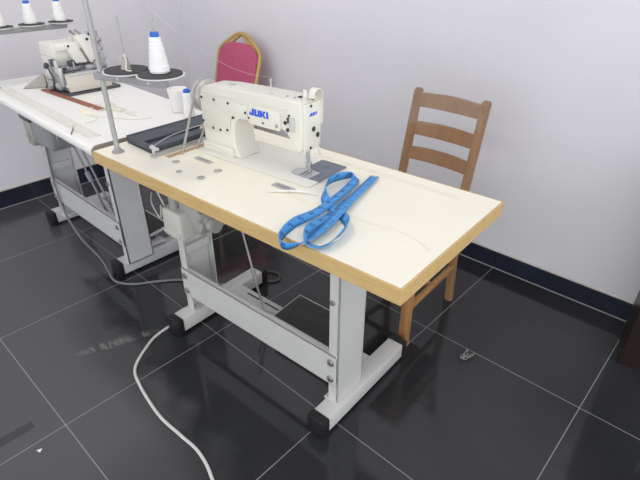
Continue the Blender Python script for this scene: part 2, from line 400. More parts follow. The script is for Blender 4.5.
for k in range(7): tp.box((-.125, -.065+k*.02, .006), (.125, -.058+k*.02, .0076), .0008, 1, tm)
tp.build('treadle_mat', 'tread', tr)
MB().box((.47, .375, .056), (.73, .395, .090), .002, 1).build('treadle_hinge', 'dark', tr)
MB().cyl((.275, .345, .53), (.392, .345, .080), .0038, seg=10).cyl((.345, .345, .262), (.356, .345, .222), .009, seg=12).cyl((.388, .345, .082), (.46, .355, .094), .004).build('treadle_rod', 'motor', tbl)
MB().tube([(.325, .36, .20), (.335, .376, .13), (.345, .384, .085), (.347, .380, .066)], .004, 8).build('spring_hook', 'motor', tbl)
# clutch motor hung under the left of the top
mo = MB(); mo.lathe([(.03, -.085), (.062, -.078), (.070, -.06), (.072, .05), (.066, .075), (.04, .082)], (.295, .215, .56), (0, 1, 0), 26)
mo.box((.23, .12, .555), (.36, .29, .628), .012)
motor = mo.build('motor', 'motor', tbl)
MB().box((.205, .085, .485), (.305, .150, .590), .010, 3).box((.210, .081, .50), (.300, .087, .515), .002).build('motor_cover', 'motor2', motor)
br = MB(); br.box((.228, .105, .585), (.262, .118, .7195), .002); br.box((.228, .25, .60), (.262, .262, .7195), .002); br.box((.33, .105, .62), (.362, .118, .7195), .002); br.box((.215, .09, .712), (.375, .275, .7195), .002)
br.build('motor_bracket', 'motor', motor)
MB().cyl((.372, .16, .555), (.405, .16, .555), .026, bev=.004).box((.355, .135, .56), (.385, .185, .64), .006).box((.39, .10, .60), (.402, .165, .618), .003).build('clutch_lever', 'motor', motor)
MB().tube(spline([(.225, .09, .60), (.195, .088, .66), (.20, .092, .71)], 6), .003, 8).tube(spline([(.215, .084, .60), (.205, .08, .55), (.15, .09, .585), (.11, .12, .60)], 6), .003, 8).build('motor_wire', 'wheel', motor)
MB().box((.045, .11, .69), (.095, .15, .7195), .004).tube(spline([(.05, .12, .69), (.05, .12, .665), (.075, .12, .66), (.09, .12, .69)], 6), .004, 8).build('switch_box', 'motor', tbl)

# paper measuring strip stuck on the back margin of the top
ps = tmesh(MB().box((.57, .438, TH+.0002), (1.08, .462, TH+.0006)), 'paper_measuring_strip', 'rulerpaper', 'thin faded paper measuring strip stuck along the far edge of the cream table top', 'measuring strip', .82, .45, TH, smooth=0)
tk = MB()
for k in range(50):
    L_ = .012 if k % 5 == 0 else .006
    tk.box((.576+k*.01, .440, TH+.0006), (.577+k*.01, .440+L_, TH+.0008))
t_ = tk.build('tick_marks', 'tick', ps, 0, (.82, .45, TH))

# ------------------------------------------------------------------ sewing machine
sm = tthing('sewing_machine', 'cream lockstitch sewing machine with blue lettering, standing on the cream table', 'sewing machine', .50, .32, TH)
sm.rotation_euler = (0, 0, TY + math.radians(2.0)); sm.scale = (.965, 1, .98)
BZ = TH+.004
bd = MB().prism(rrect(.268, .228, .737, .415, .014), (0, 0, TH+.0008), (1, 0, 0), (0, 1, 0), .0032, .001, 2)
bd.build('bed', 'bedpaint', sm)
# arm: outline in the a-z plane, extruded through the machine's thickness
ol = [(.264, BZ), (.264, .800), (.264, .948), (.270, .962), (.285, .974), (.36, .981), (.50, .985), (.64, .987), (.680, .985), (.687, .976), (.688, .90), (.687, .850), (.680, .842), (.664, .842), (.657, .850),
      (.645, .875), (.630, .892), (.615, .898), (.50, .900), (.465, .900), (.438, .896), (.422, .886), (.414, .870), (.410, .83), (.413, .800), (.420, .783), (.432, BZ)]
B0, B1 = .258, .346
arm = MB().prism([(x, z) for x, z in ol], (0, B1, 0), (1, 0, 0), (0, 0, 1), B1-B0, .011, 4)
armo = arm.build('arm', 'cream', sm, 40)
# raised base step of the pillar
MB().box((.262, .250, BZ-.001), (.405, .262, .795), .003).box((.275, .247, .774), (.375, .252, .784), .001, 1).build('pillar_base', 'cream', sm)
# side cover plate with its stepped lower edge
sp_ = [(.268, .838), (.385, .838), (.395, .845), (.398, .880), (.41, .898), (.480, .901), (.480, .944), (.268, .947)]
cov = MB().prism(sp_, (0, B0+.001, 0), (1, 0, 0), (0, 0, 1), .005, .0015, 2).build('side_cover', 'cream2', sm)
lb = MB().prism(rrect(.482, .892, .613, .9505, .012), (0, B0+.001, 0), (1, 0, 0), (0, 0, 1), .006, .0018, 2).build('name_plate', 'cream', sm)
MB().prism([(.275, .952), (.64, .957), (.64, .962), (.275, .957)], (0, B0+.001, 0), (1, 0, 0), (0, 0, 1), .0025, .001, 1).build('trim_ridge', 'cream', sm)
sc_ = [(.276, .938), (.335, .939), (.398, .938), (.472, .922), (.385, .852), (.273, .862), (.352, .846), (.318, .846), (.415, .897)]
for a, z in sc_:
    MB().cyl((a, B0-.0055, z), (a, B0-.002, z), .0042, seg=12).build('screw', 'screw', cov)
for a, z, r in ((.487, .910, .003), (.545, .9055, .003)):
    MB().cyl((a, B0-.0068, z), (a, B0-.003, z), r, seg=12).build('screw', 'screw', lb)
MB().cyl((.600, B0-.0075, .907), (.600, B0-.003, .907), .0055, seg=14).build('screw', 'steel', lb)
def logo(x, z, h, u, v, p, name, parent, dep):
    w = h*.92; t = h*.36; g = h*.13; m = MB(); up = h
    def pl(poly, ox): m.prism([(a+ox, b) for a, b in poly], p, u, v, dep)
    pl([(0, 0), (w, 0), (w, up), (w-t, up), (w-t, t*.8), (t*.9, t*.8), (t*.9, t*1.3), (0, t*1.3)], x)
    pl([(0, 0), (w*1.15, 0), (w*1.15, up), (w*1.15-t, up), (w*1.15-t, t*.8), (t, t*.8), (t, up), (0, up)], x+w+g)
    x2 = x+w*2.15+2*g
    pl([(0, 0), (t, 0), (t, up), (0, up)], x2)
    pl([(t, up*.5), (w*.78, up), (w*1.25, up), (t+w*.38, up*.5)], x2); pl([(t, up*.5), (t+w*.38, up*.5), (w*1.28, 0), (w*.8, 0)], x2)
    pl([(0, 0), (t, 0), (t, up), (0, up)], x2+w*1.25+g)
    o = m.build(name, 'logo', parent, 0); o['label'] = 'blue lettering reading JUKI'; return o
logo(.492, .931, .0195, (1, 0, 0), (0, 0, 1), (0, B0-.0052, .921), 'lettering', lb, .0012)
# face plate on the right end
A1 = .688
fp = [(B0+.006, .846), (B0+.066, .846), (B0+.077, .90), (B0+.079, .979), (B0+.006, .979)]
fpo = MB().prism(fp, (A1-.001, 0, 0), (0, 1, 0), (0, 0, 1), .008, .0022, 2).build('face_plate', 'cream', sm)
MB().prism(rrect(B0+.020, .925, B0+.070, .965, .005), (A1+.006, 0, 0), (0, 1, 0), (0, 0, 1), .0016, .0005, 1).build('badge', 'bedpaint', fpo)
logo(B0+.025, .950, .0085, (0, 1, 0), (0, 0, 1), (A1+.0076, 0, .944), 'lettering', fpo, .0008)
for b, z, r in ((B0+.044, .905, .0075), (B0+.062, .884, .0075), (B0+.033, .972, .004), (B0+.030, .853, .0045)):
    MB().cyl((A1+.004, b, z), (A1+.0085, b, z), r, seg=16).build('plug', 'hole', fpo)
# tension regulator, plugs near the head on the camera side
for a, z, r in ((.629, .921, .0055), (.638, .902, .0055), (.641, .934, .0048), (.641, .926, .0038), (.644, .944, .003)):
    MB().cyl((a, B0-.003, z), (a, B0+.002, z), r, seg=16).build('plug', 'hole', sm)
MB().prism(rrect(.648, .900, .664, .940, .004), (0, B0+.001, 0), (1, 0, 0), (0, 0, 1), .008, .002, 2).build('finger_lever', 'overlight', sm)
# take-up guard arch on the end
gd = []
for i in range(13):
    a = math.radians(165-165*i/12); gd.append((A1+.003, B0+.060+.018*math.cos(a), .994+.019*math.sin(a)))
gd = [(A1+.003, B0+.042, .99)] + gd + [(A1+.003, B0+.076, .975), (A1+.003, B0+.077, .955), (A1+.003, B0+.076, .935), (A1+.003, B0+.073, .915)]
r1 = [Vector(p)+Vector((-.010, 0, 0)) for p in gd]; r2 = [Vector(p)+Vector((.010, 0, 0)) for p in gd]
g = MB().quadgrid([r1, r2]); bmesh.ops.solidify(g.bm, geom=list(g.bm.faces), thickness=.0025); bmesh.ops.recalc_face_normals(g.bm, faces=g.bm.faces)
g.build('take_up_guard', 'cream', sm, 50)
# presser screw and guides on the head's top
MB().lathe([(.010, 0), (.010, .006), (.007, .008), (.007, .026), (.0055, .030)], (.674, B0+.033, .983)).build('pressure_screw', 'overlight', sm)
for a, b, r, h in ((.648, B0+.045, .008, .004), (.640, B0+.03, .004, .003), (.612, B0+.03, .004, .003), (.680, B0+.058, .006, .006)):
    MB().cyl((a, b, .982), (a, b, .984+h), r, seg=14).build('plug', 'hole', sm)
MB().cyl((.558, B0+.022, .982), (.558, B0+.022, 1.022), .0018, seg=8).lathe([(.006, 0), (.006, .004), (.003, .005)], (.558, B0+.022, .983)).tube([(.558+.004*math.cos(i*PI/4), B0+.022, 1.025+.004*math.sin(i*PI/4)) for i in range(8)], .0014, 6, True).build('thread_guide', 'steel', sm)
MB().lathe([(.013, 0), (.013, .003), (.010, .0045)], (.378, B0+.040, .980)).build('oil_cap', 'steel', sm)
# needle bar, needle, presser foot
MB().cyl((.668, .300, .80), (.668, .300, .845), .0038, seg=12).cyl((.668, .300, .794), (.668, .300, .808), .0055, seg=12).build('needle_bar', 'chrome', sm)
MB().cyl((.668, .300, .795), (.668, .300, .767), .0011, .0005, seg=8).build('needle', 'chrome', sm)
pf = MB().cyl((.668, .312, .793), (.668, .312, .846), .0042, seg=12).box((.660, .306, .776), (.676, .318, .800), .002)
for s_ in (-.006, .006): pf.box((.668+s_-.003, .280, .7665), (.668+s_+.003, .322, .7695), .001, 1)
pf.box((.660, .304, .769), (.676, .32, .778), .001, 1).build('presser_foot', 'steel', sm)
MB().tube(spline([(.660, .345, .86), (.665, .352, .845), (.675, .352, .822), (.682, .35, .81)], 5), .003, 8).build('lifter_lever', 'steel', sm)
# slide plate and throat plate
MB().prism(rrect(.640, .272, .739, .412, .006), (0, 0, BZ-.0002), (1, 0, 0), (0, 1, 0), .0012).build('slide_plate', 'plate', sm)
MB().prism([(.642+.022*math.cos(a), .298+.026*math.sin(a)) for a in [math.radians(90+i*15) for i in range(13)]] + [(.702, .272), (.702, .324)], (0, 0, BZ+.0009), (1, 0, 0), (0, 1, 0), .0008).build('throat_plate', 'steel', sm)
# hand wheel with belt groove
hw = MB().lathe([(.012, 0), (.038, 0), (.047, .004), (.049, .012), (.049, .020), (.041, .024), (.041, .029), (.049, .033), (.049, .040), (.044, .046), (.03, .048), (.012, .048)], (.262, .303, .930), (-1, 0, 0), 36)
hw.cyl((.205, .303, .93), (.264, .303, .93), .011)
hw.build('hand_wheel', 'wheel', sm, 45)
# V belt: two runs from the wheel down into the slot
bl_ = MB(); wc = Vector((.2355, .303, .930)); rw = .044
pa = Vector((.2355, .168, TH-.03)); pb = Vector((.2355, .222, TH-.03)); wrap = []
a0, a1 = math.radians(168), math.radians(-28)
for i in range(15):
    a = a0+(a1-a0)*i/14; wrap.append(wc+Vector((0, rw*math.cos(a), rw*math.sin(a))))
bl_.tube([pa]+wrap+[pb], .0042, 8)
bl_.build('drive_belt', 'belt', sm)

# ------------------------------------------------------------------ tool tray left of the machine
ty = tthing('tool_tray', 'charcoal plastic tool tray with a steel rail, lying left of the sewing machine', 'tray', .11, .28, TH)
trp = [(.018, .118), (.168, .108), (.196, .118), (.185, .44), (.17, .470), (.02, .470)]
MB().prism(trp, (0, 0, TH+.0004), (1, 0, 0), (0, 1, 0), .010, .002, 2).build('tray_base', 'tray', ty)
rim = MB()
for i in range(6):
    P, Q = Vector((*trp[i], 0)), Vector((*trp[(i+1) % 6], 0)); d = (Q-P).normalized(); n = Vector((-d.y, d.x, 0))*.012
    rim.prism([(P.x, P.y), (Q.x, Q.y), (Q.x+n.x, Q.y+n.y), (P.x+n.x, P.y+n.y)], (0, 0, TH+.002), (1, 0, 0), (0, 1, 0), .024, .0015, 1)
rim.prism([(.03, .13), (.11, .125), (.11, .46), (.03, .46)], (0, 0, TH+.004), (1, 0, 0), (0, 1, 0), .020, .002, 1)
rim.build('tray_rim', 'tray', ty)
MB().box((.112, .13, TH+.011), (.17, .45, TH+.013)).build('tray_liner', 'tray_in', ty)
rl = MB().box((.196, .090, TH+.0005), (.214, .335, TH+.006), .001, 1).box((.198, .100, TH+.005), (.204, .33, TH+.012), .001, 1)
rail = rl.build('rail', 'steel', ty)
MB().box((.182, .106, TH+.0005), (.198, .112, TH+.034), .002).cyl((.170, .113, TH+.022), (.206, .113, TH+.022), .006).build('hinge', 'overlight', rail)
MB().tube(spline([(.185, .12, TH+.03), (.16, .20, TH+.035), (.15, .30, TH+.036), (.16, .38, TH+.038)], 6), .0018, 8).build('wire_arm', 'steel', rail)
sg = MB()
random.seed(3)
for k in range(9):
    a, b = .125+random.random()*.035, .36+random.random()*.08
    sg.box((-.016, -.01, 0), (.016, .01, .004), .0015, 1, Matrix.Translation((a, b, TH+.0135+.003*k*.6)) @ Euler((random.uniform(-.3, .3), random.uniform(-.3, .3), random.random()*3)).to_matrix().to_4x4())
tmesh(sg, 'fabric_scraps', 'cloth_beige', 'small heap of beige fabric scraps lying inside the charcoal tool tray', 'fabric scraps', .14, .40, TH+.013)['kind'] = 'stuff'

# ------------------------------------------------------------------ thread stand on the main table
ts = tthing('thread_stand', 'tall grey thread stand with two dark discs, bolted to the cream table corner', 'thread stand', .074, .050, TH)
MB().cyl((.074, .050, TH+.004), (.074, .050, 1.75), .0080, seg=20).build('pole', 'pole', ts)
MB().lathe([(.019, 0), (.019, .003), (.012, .006), (.0115, .012)], (.074, .050, TH+.0005)).build('base_flange', 'bar_grey', ts)
MB().cyl((.074, .050, .992), (.074, .050, 1.012), .0115).box((.062, .040, .995), (.086, .060, 1.010), .003).build('clamp', 'bar_grey', ts)
bdir = Vector((.265, .073, 0)).normalized(); bn = Vector((-bdir.y, bdir.x, 0))
def along(s, off=0, z=0.): q = Vector((.074, .050, 0)) + bdir*s + bn*off; return (q.x, q.y, z)
def obox(mb, s0, s1, o0, o1, z0, z1, bev=0.):
    ang = math.atan2(bdir.y, bdir.x)
    return mb.box((s0, o0, z0), (s1, o1, z1), bev, 1, Matrix.Translation((.074, .050, 0)) @ Matrix.Rotation(ang, 4, 'Z'))
obox(MB(), -.022, .245, -.012, .012, .990, 1.012, .003).build('crossbar', 'bar_grey', ts)
for s_, z in ((.075, 1.0), (.19, 1.0)):
    MB().cyl(along(s_, -.0135, z), along(s_, -.011, z), .004, seg=10).build('rivet', 'steel', ts)
D = [along(.104), along(.228)]
for i, d in enumerate(D):
    pn = MB().lathe([(.016, -.008), (.05, -.004), (.066, 0), (.0675, .003), (.065, .003), (.05, .001), (.016, -.002)], (d[0], d[1], 1.022)).build('spool_disc', 'white', ts)
    MB().cyl((d[0], d[1], 1.0225), (d[0], d[1], 1.0295), .0615, seg=36).build('felt_pad', 'felt', pn)
    MB().cyl((d[0], d[1], 1.012), (d[0], d[1], 1.172), .0032, seg=10).build('spool_pin', 'pole', ts)
MB().lathe([(.015, 0), (.014, .003), (.009, .030), (.006, .034)], (D[0][0], D[0][1], 1.0296), seg=20).build('cone_holder', 'chute', ts)
MB().tube(spline([(D[0][0]+.01, D[0][1]-.004, 1.072), (D[0][0]+.025, D[0][1]-.01, 1.055), (D[0][0]+.035, D[0][1]-.02, 1.035), (D[0][0]+.045, D[0][1]-.01, 1.0315)], 5), .002, 6).tube([(D[0][0]-.01, D[0][1], 1.03), (D[0][0]-.004, D[0][1]-.008, 1.06)], .003, 6).build('loose_thread_end', 'scrap', ts)

def thread_cone(loc, rb, rt, h, label, group=None, core='blue', zoff=0.):
    t = thing('thread_cone', label, 'thread', loc, 0, (0, 0, 0), group)
    prof = [(rb*.9, .001), (rb, .004), (rb, .01)]
    n = 7
    for k in range(n):
        f = (k+.5)/n; r = rb+(rt-rb)*f; prof += [(r*1.0, .012+(h-.02)*k/n), (r*1.012, .012+(h-.02)*(k+.5)/n), (r*.985, .012+(h-.02)*(k+.97)/n)]
    prof += [(rt*.95, h-.006), (rt*.6, h-.003)]
    MB().lathe(prof, seg=32).build('thread_winding', 'thread', t, 50)
    c = MB().lathe([(rt*.74, h-.008), (rt*.74, h+.005), (rt*.60, h+.008), (rt*.38, h+.008), (rt*.36, h+.004)], seg=24).build('spool_core', core, t)
    c['label'] = 'blue plastic core tip' if core == 'blue' else 'white plastic core tip'
    return t
thread_cone(W(D[1][0], D[1][1], 1.0297), .0275, .0165, .099, 'white thread cone with a blue tip on the grey stand of the cream table')
# single thread running from the stand's (unseen) top guide down to the machine
thr = spline([(.08, .055, 1.70), (.13, .08, 1.42), (.20, .115, 1.25), (.30, .16, 1.145), (.42, .215, 1.064), (.50, .25, 1.034), (.556, .286, 1.026)], 10)
o = tmesh(MB().tube(thr, .00024, 5), 'sewing_thread', 'thin', 'fine white thread hanging from the stand down to the sewing machine top', 'thread', .3, .2, 1.026)

# ------------------------------------------------------------------ things on the main table
def ribbon(path, w, uvs=True):
    """path entries (a, b, z, tilt deg): z is the ribbon's lowest edge. Returns rows and a sampler."""
    P = spline(path, 8); rows = []; S = [0.]
    ctr = []
    for i, q in enumerate(P):
        a, b, z, tl_ = q
        A = P[max(i-1, 0)]; B = P[min(i+1, len(P)-1)]
        d = Vector((B[0]-A[0], B[1]-A[1], 0)).normalized(); side = Vector((-d.y, d.x, 0)); tl_ = math.radians(max(0, min(90, tl_)))
        wv = side*math.cos(tl_) + Vector((0, 0, 1))*math.sin(tl_)
        c = Vector((a, b, z + math.sin(tl_)*w/2)); ctr.append((c, wv, d))
        if i: S.append(S[-1] + (c-ctr[-2][0]).length)
    return ctr, S
tape = [(.832, .412, .7665, 0), (.878, .23, .7725, 0), (.912, .106, .7700, 8), (.924, .022, .7665, 22), (.918, -.018, .7600, 52), (.892, -.033, .7530, 78), (.866, -.018, .7570, 80), (.852, .045, .7650, 55),
        (.852, .138, .7680, 15), (.824, .30, .7690, 8), (.803, .358, .7660, 45), (.775, .345, .7630, 84), (.764, .29, .7630, 84), (.795, .225, .7630, 62), (.842, .185, .7640, 14), (.895, .166, .7640, 12), (.946, .128, .7630, 60),
        (.964, .085, .7630, 70), (.966, .022, .7630, 30), (.942, .004, .7630, 22), (.914, .018, .7625, 60), (.892, .06, .7620, 42), (.880, .14, .7618, 5), (.858, .27, .7618, 0)]
ctr, S = ribbon(tape, .0245)
t = bmesh.new(); uvl = t.loops.layers.uv.new('UVMap'); vv = []
HW = .01225
for (c, wv, d) in ctr: vv.append((t.verts.new(c-wv*HW), t.verts.new(c), t.verts.new(c+wv*HW)))
for i in range(len(vv)-1):
    for k in (0, 1):
        f = t.faces.new((vv[i][k], vv[i+1][k], vv[i+1][k+1], vv[i][k+1]))
        for lp, (s_, w_) in zip(f.loops, ((S[i], k*.5), (S[i+1], k*.5), (S[i+1], k*.5+.5), (S[i], k*.5+.5))): lp[uvl].uv = (s_, w_)
org = Vector((.87, .18, TH))
for v in t.verts: v.co -= org
me = bpy.data.meshes.new('measuring_tape'); t.to_mesh(me); t.free(); me.materials.append(M['tape'])
to = bpy.data.objects.new('measuring_tape', me); COL.objects.link(to); to.location = W(*org); to.rotation_euler = (0, 0, TY)
for p in me.polygons: p.use_smooth = True
md = to.modifiers.new('thick', 'SOLIDIFY'); md.thickness = .0008; md.offset = 0
tag(to, 'blue tailor measuring tape lying in loose loops over the near edge of the cream table', 'measuring tape')
to['_org'] = list(org)
# digits printed along the tape: seven-stroke figures conformed to the ribbon
SEG = {'0': 'abcdef', '1': 'bc', '2': 'abged', '3': 'abgcd', '4': 'fgbc', '5': 'afgcd', '6': 'afgedc', '7': 'abc', '8': 'abcdefg', '9': 'abcdfg'}
SP = dict(a=(0, 1, 1, 1), b=(1, .5, 1, 1), c=(1, 0, 1, .5), d=(0, 0, 1, 0), e=(0, 0, 0, .5), f=(0, .5, 0, 1), g=(0, .5, 1, .5))
def onribbon(s, w, off):
    j = max(k for k in range(len(S)) if S[k] <= s) if s > 0 else 0; j = min(j, len(S)-2); f = (s-S[j])/(S[j+1]-S[j])
    c = ctr[j][0].lerp(ctr[j+1][0], f); wv = ctr[j][1].lerp(ctr[j+1][1], f).normalized(); d = (ctr[j+1][0]-ctr[j][0]).normalized(); n = d.cross(wv).normalized()
    return c + wv*w + n*off
for num in range(1, int(S[-1]/.04)):
    nb = bmesh.new()
    for di, ch in enumerate(str(num)):
        s0 = num*.04 - .013 + di*.006
        for sg_ in SEG[ch]:
            x0, y0, x1, y1 = SP[sg_]; th = .0007
            X0, X1 = s0+x0*.004-th, s0+x1*.004+th; Y0, Y1 = .001+y0*.0065-th, .001+y1*.0065+th
            for off in (.0006, -.0006):
                nb.faces.new([nb.verts.new(onribbon(X, Y, off)) for X, Y in ((X0, Y0), (X1, Y0), (X1, Y1), (X0, Y1))])
    q = MB(); q.bm.free(); q.bm = nb; q.build('printed_number', 'tapenum', to, 0)
c0, w0, d0 = ctr[0]
q = MB(); q.quadgrid([[c0-w0*.0108+d0*k*.006+Vector((0, 0, .0008)), c0+w0*.0108+d0*k*.006+Vector((0, 0, .0008))] for k in (-.3, 1)]); q.build('end_clip', 'brass', to, 0)

def strip(name, m, label, cat, path, w, group=None):
    ctr, S = ribbon(path, w); g = MB().quadgrid([[c-wv*w/2 for c, wv, d in ctr], [c+wv*w/2 for c, wv, d in ctr]])
    bmesh.ops.recalc_face_normals(g.bm, faces=g.bm.faces)
    r = bmesh.ops.solidify(g.bm, geom=list(g.bm.faces), thickness=.0006); bmesh.ops.recalc_face_normals(g.bm, faces=g.bm.faces)
    c = ctr[len(ctr)//2][0]; lo = min(v.co.z for v in g.bm.verts)
    for v in g.bm.verts: v.co.z += TH+.0003-lo if path[0][2] < .7605 else 0
    return tmesh(g, name, m, label, cat, c.x, c.y, TH)
strip('elastic_cord', 'elastic', 'narrow cream elastic strip trailing from the blue tape toward the right of the table', 'elastic', [(.895, .188, .7602, 0), (.965, .182, .7602, 0), (1.05, .194, .7602, 0), (1.105, .186, .7602, 0), (1.148, .163, .7602, 0)], .006)
strip('elastic_cord', 'paper', 'white fabric strip lying between the machine hinge plate and the blue tape', 'fabric strip', [(.660, .148, .7602, 0), (.70, .174, .7655, 8), (.74, .204, .7640, 5), (.79, .224, .7602, 0)], .008)
strip('elastic_cord', 'elastic', 'thin cream strip crossing just in front of the white fabric strip', 'fabric strip', [(.655, .150, .7602, 0), (.72, .170, .7602, 0), (.78, .168, .7602, 0)], .004)
bpy.data.objects['elastic_cord'].name = 'elastic_strip'
for o_ in list(bpy.data.objects):
    if o_.name.startswith('elastic_cord'): o_.name = 'fabric_strip'
fl = MB()
for (a, b, aa) in ((.745, .43, .4), (.76, .40, -.5), (.70, .445, .2), (.80, .43, .9)):
    fl.tube(spline([(a, b, TH+.0012), (a+.012*math.cos(aa), b+.012*math.sin(aa), TH+.004), (a+.03*math.cos(aa+.4), b+.03*math.sin(aa+.4), TH+.0012)], 5), .0009, 5)
tmesh(fl, 'thread_clippings', 'scrap', 'cream thread clippings scattered behind the blue steel plate of the machine', 'thread clippings', .75, .43, TH)['kind'] = 'stuff'

# ------------------------------------------------------------------ second (overlock) table
t2 = thing('overlock_table', 'white topped sewing table with a rounded front edge, behind on the left', 'table', (-.31, .66, 0), 0, (-.31, .66, 0))
# plan: slightly splayed front line, rounded front nose
X0, X1 = -.915, .297
def front(x): return .408 + (.297-x)*.022
nose = MB(); prof = []
def sect(x, yb):
    yf = front(x); zt = TH; r = .02; out = []
    out += [(x, yb, zt-.045), (x, yb, zt)]
    for i in range(7):
        a = math.radians(90+i*30); out.append((x, yf+r+r*1.0*math.cos(a), zt-.0225+.0225*math.sin(a)))
    return out
A, B = sect(X0, .910+.03), sect(X1, .905)
tb = bmesh.new(); VA = [tb.verts.new(p) for p in A]; VB = [tb.verts.new(p) for p in B]; n = len(VA)
tb.faces.new(VA); tb.faces.new(VB[::-1])
for i in range(n): tb.faces.new((VA[i], VB[i], VB[(i+1) % n], VA[(i+1) % n]))
bmesh.ops.recalc_face_normals(tb, faces=tb.faces)
q = MB(); q.bm.free(); q.bm = tb; q.build('tabletop', 'white_lam', t2, 25)
MB().prism([(.905, TH-.044), (front(X1)+.02, TH-.044), (front(X1)+.003, TH-.03), (front(X1)+.003, TH-.015), (front(X1)+.02, TH-.001), (.905, TH-.001)], (X1-.0005, 0, 0), (0, 1, 0), (0, 0, 1), .0025, 0).build('edge_band', 'chute', t2, 0)
Q2 = dict(xl=-.765, xr=-.004, foot=((-.775, -.715), (-.085, -.025)), fy0=.535, fy1=.90, cy0=.575, cy1=.70, zt=.7145, py=.572, pz0=.165, pz1=.290)
Q2['foot'] = ((-.835, -.765), (-.095, -.030)); Q2['xl'] = -.735
frame_parts(t2, Q2, dict(frame='frame_grey'))
fb = MB(); fb.box((-.785, .72, .084), (-.045, .80, .088), .001, 1); fb.box((-.785, .72, .07), (-.045, .724, .086)); fb.box((-.785, .796, .07), (-.045, .80, .086)); fb.build('treadle_bar', 'frame_grey', t2)
tm = Matrix.Translation((-.22, .76, .118)) @ Matrix.Rotation(math.radians(7), 4, 'X')
tr = MB().box((-.13, -.10, -.008), (.13, .10, .004), .004, 2, tm).build('treadle', 'frame_grey', t2)
MB().box((-.12, -.09, .003), (.12, .09, .0065), .001, 1, tm).build('treadle_mat', 'tread', tr)
MB().box((-.35, .75, .076), (-.10, .77, .112), .002, 1).build('treadle_hinge', 'dark', tr)
MB().cyl((-.655, .665, .62), (-.335, .675, .125), .005, seg=10).cyl((-.487, .670, .36), (-.461, .671, .32), .012, seg=10).build('treadle_rod', 'dgrey', t2)
MB().cyl((-.615, .68, .62), (-.28, .69, .125), .005, seg=10).build('treadle_rod', 'dgrey', t2)
m2 = MB().box((-0.590, .505, .535), (-0.375, .66, .69), .018, 3).cyl((-0.365, .58, .60), (-0.335, .58, .60), .05, seg=24, bev=.006).box((-0.555, .52, .68), (-0.405, .64, .7145), .006)
mo2 = m2.build('motor', 'dgrey', t2)
MB().box((-0.640, .495, .515), (-0.575, .60, .640), .014, 3).cyl((-0.600, .490, .565), (-0.600, .500, .565), .016).build('motor_cover', 'chute', mo2)
MB().box((-0.650, .492, .640), (-0.535, .515, .7145), .003).build('motor_bracket', 'dark', mo2)
# overlock machine on it, its plate turned toward the right
ov = thing('overlock_machine', 'cream overlock sewing machine with slanted head and beige plate, on the white table', 'overlock machine', (-.52, .74, TH), 0, (-.52, .74, TH))
MB().prism(rrect(-.645, .632, -.372, .885, .012), (0, 0, TH+.0005), (1, 0, 0), (0, 1, 0), .010, .002, 1).build('base_plate', 'dark', ov)
bdy = MB().prism([(-.640, TH+.012), (-.500, TH+.012), (-.492, .86), (-.478, .90), (-.470, .955), (-.482, .963), (-.60, .965), (-.625, .960), (-.636, .945)], (0, .86, 0), (1, 0, 0), (0, 0, 1), .205, .006, 3)
bo = bdy.build('body', 'overcream', ov)
MB().prism([(-.636, .905), (-.474, .905), (-.474, .907), (-.636, .907)], (0, .656, 0), (1, 0, 0), (0, 0, 1), .0015).build('cover_seam', 'chute', bo)
MB().prism([(-.560, .80), (-.532, .80), (-.520, .865), (-.545, .895), (-.556, .895)], (0, .656, 0), (1, 0, 0), (0, 0, 1), .004, .001, 1).build('side_recess', 'overmetal', ov)
MB().cyl((-.530, .635, .865), (-.485, .635, .80), .004, seg=8).lathe([(.006, -.006), (.014, 0), (.014, .010), (.006, .014)], (-.540, .638, .868), (0, -1, .3)).build('feed_lever', 'dark', ov)
md_ = MB().box((-.515, .632, TH+.012), (-.440, .660, .800), .008)
md_.lathe([(.02, 0), (.026, .004), (.026, .018), (.015, .024)], (-.512, .635, .79), (-.3, -1, .2), 18).box((-.49, .636, .79), (-.43, .652, .845), .004).cyl((-.47, .640, .80), (-.44, .628, .80), .012)
md_.build('looper_mechanism', 'overmetal', ov)
MB().box((-.455, .640, .79), (-.425, .655, .872), .004).box((-.49, .642, .84), (-.45, .652, .90), .003).build('looper_guard', 'overlight', ov)
# cloth plate and front cover
MB().box((-.478, .655, .835), (-.385, .860, .846), .003).build('cloth_plate', 'overmetal', ov)
pt = [(-.388, TH+.014), (-.378, TH+.014), (-.384, .842), (-.398, .846)]
MB().prism(pt, (0, .845, 0), (1, 0, 0), (0, 0, 1), .197, .002, 2).build('front_cover', 'overplate', ov)
MB().box((-.402, .652, .843), (-.380, .850, .850), .003).build('cover_rim', 'overlight', ov)
MB().box((-.47, .655, TH+.012), (-.392, .83, .836), .003).build('lower_body', 'overmetal', ov)
MB().box((-.475, .665, .846), (-.455, .86, .870), .004).box((-.47, .76, .846), (-.42, .86, .868), .006).cyl((-.452, .70, .858), (-.452, .73, .858), .008).cyl((-.43, .80, .868), (-.43, .84, .868), .011).box((-.44, .70, .846), (-.40, .78, .851), .002).build('feed_area', 'overmetal', ov)
MB().box((-.505, .640, .872), (-.470, .652, .902), .003).build('presser_lever', 'dark', ov)
MB().cyl((-.400, .655, .80), (-.392, .648, .80), .007, seg=12).build('cover_screw', 'bolt', ov)
for y_, z_ in ((.675, .862), (.745, .874), (.815, .878)):
    MB().cyl((-.452, y_, z_), (-.436, y_, z_), .0075, seg=12, bev=.001).build('clamp_screw', 'dark', ov)
MB().box((-.468, .70, .868), (-.448, .775, .892), .003).build('needle_clamp', 'dark', ov)
MB().cyl((-.445, .725, .892), (-.445, .725, .850), .0012, seg=6).build('needle', 'chrome', ov)
MB().cyl((-.440, .715, .889), (-.440, .715, .846), .0030, seg=8).box((-.455, .70, .847), (-.420, .735, .851), .001, 1).build('presser_foot', 'steel', ov)
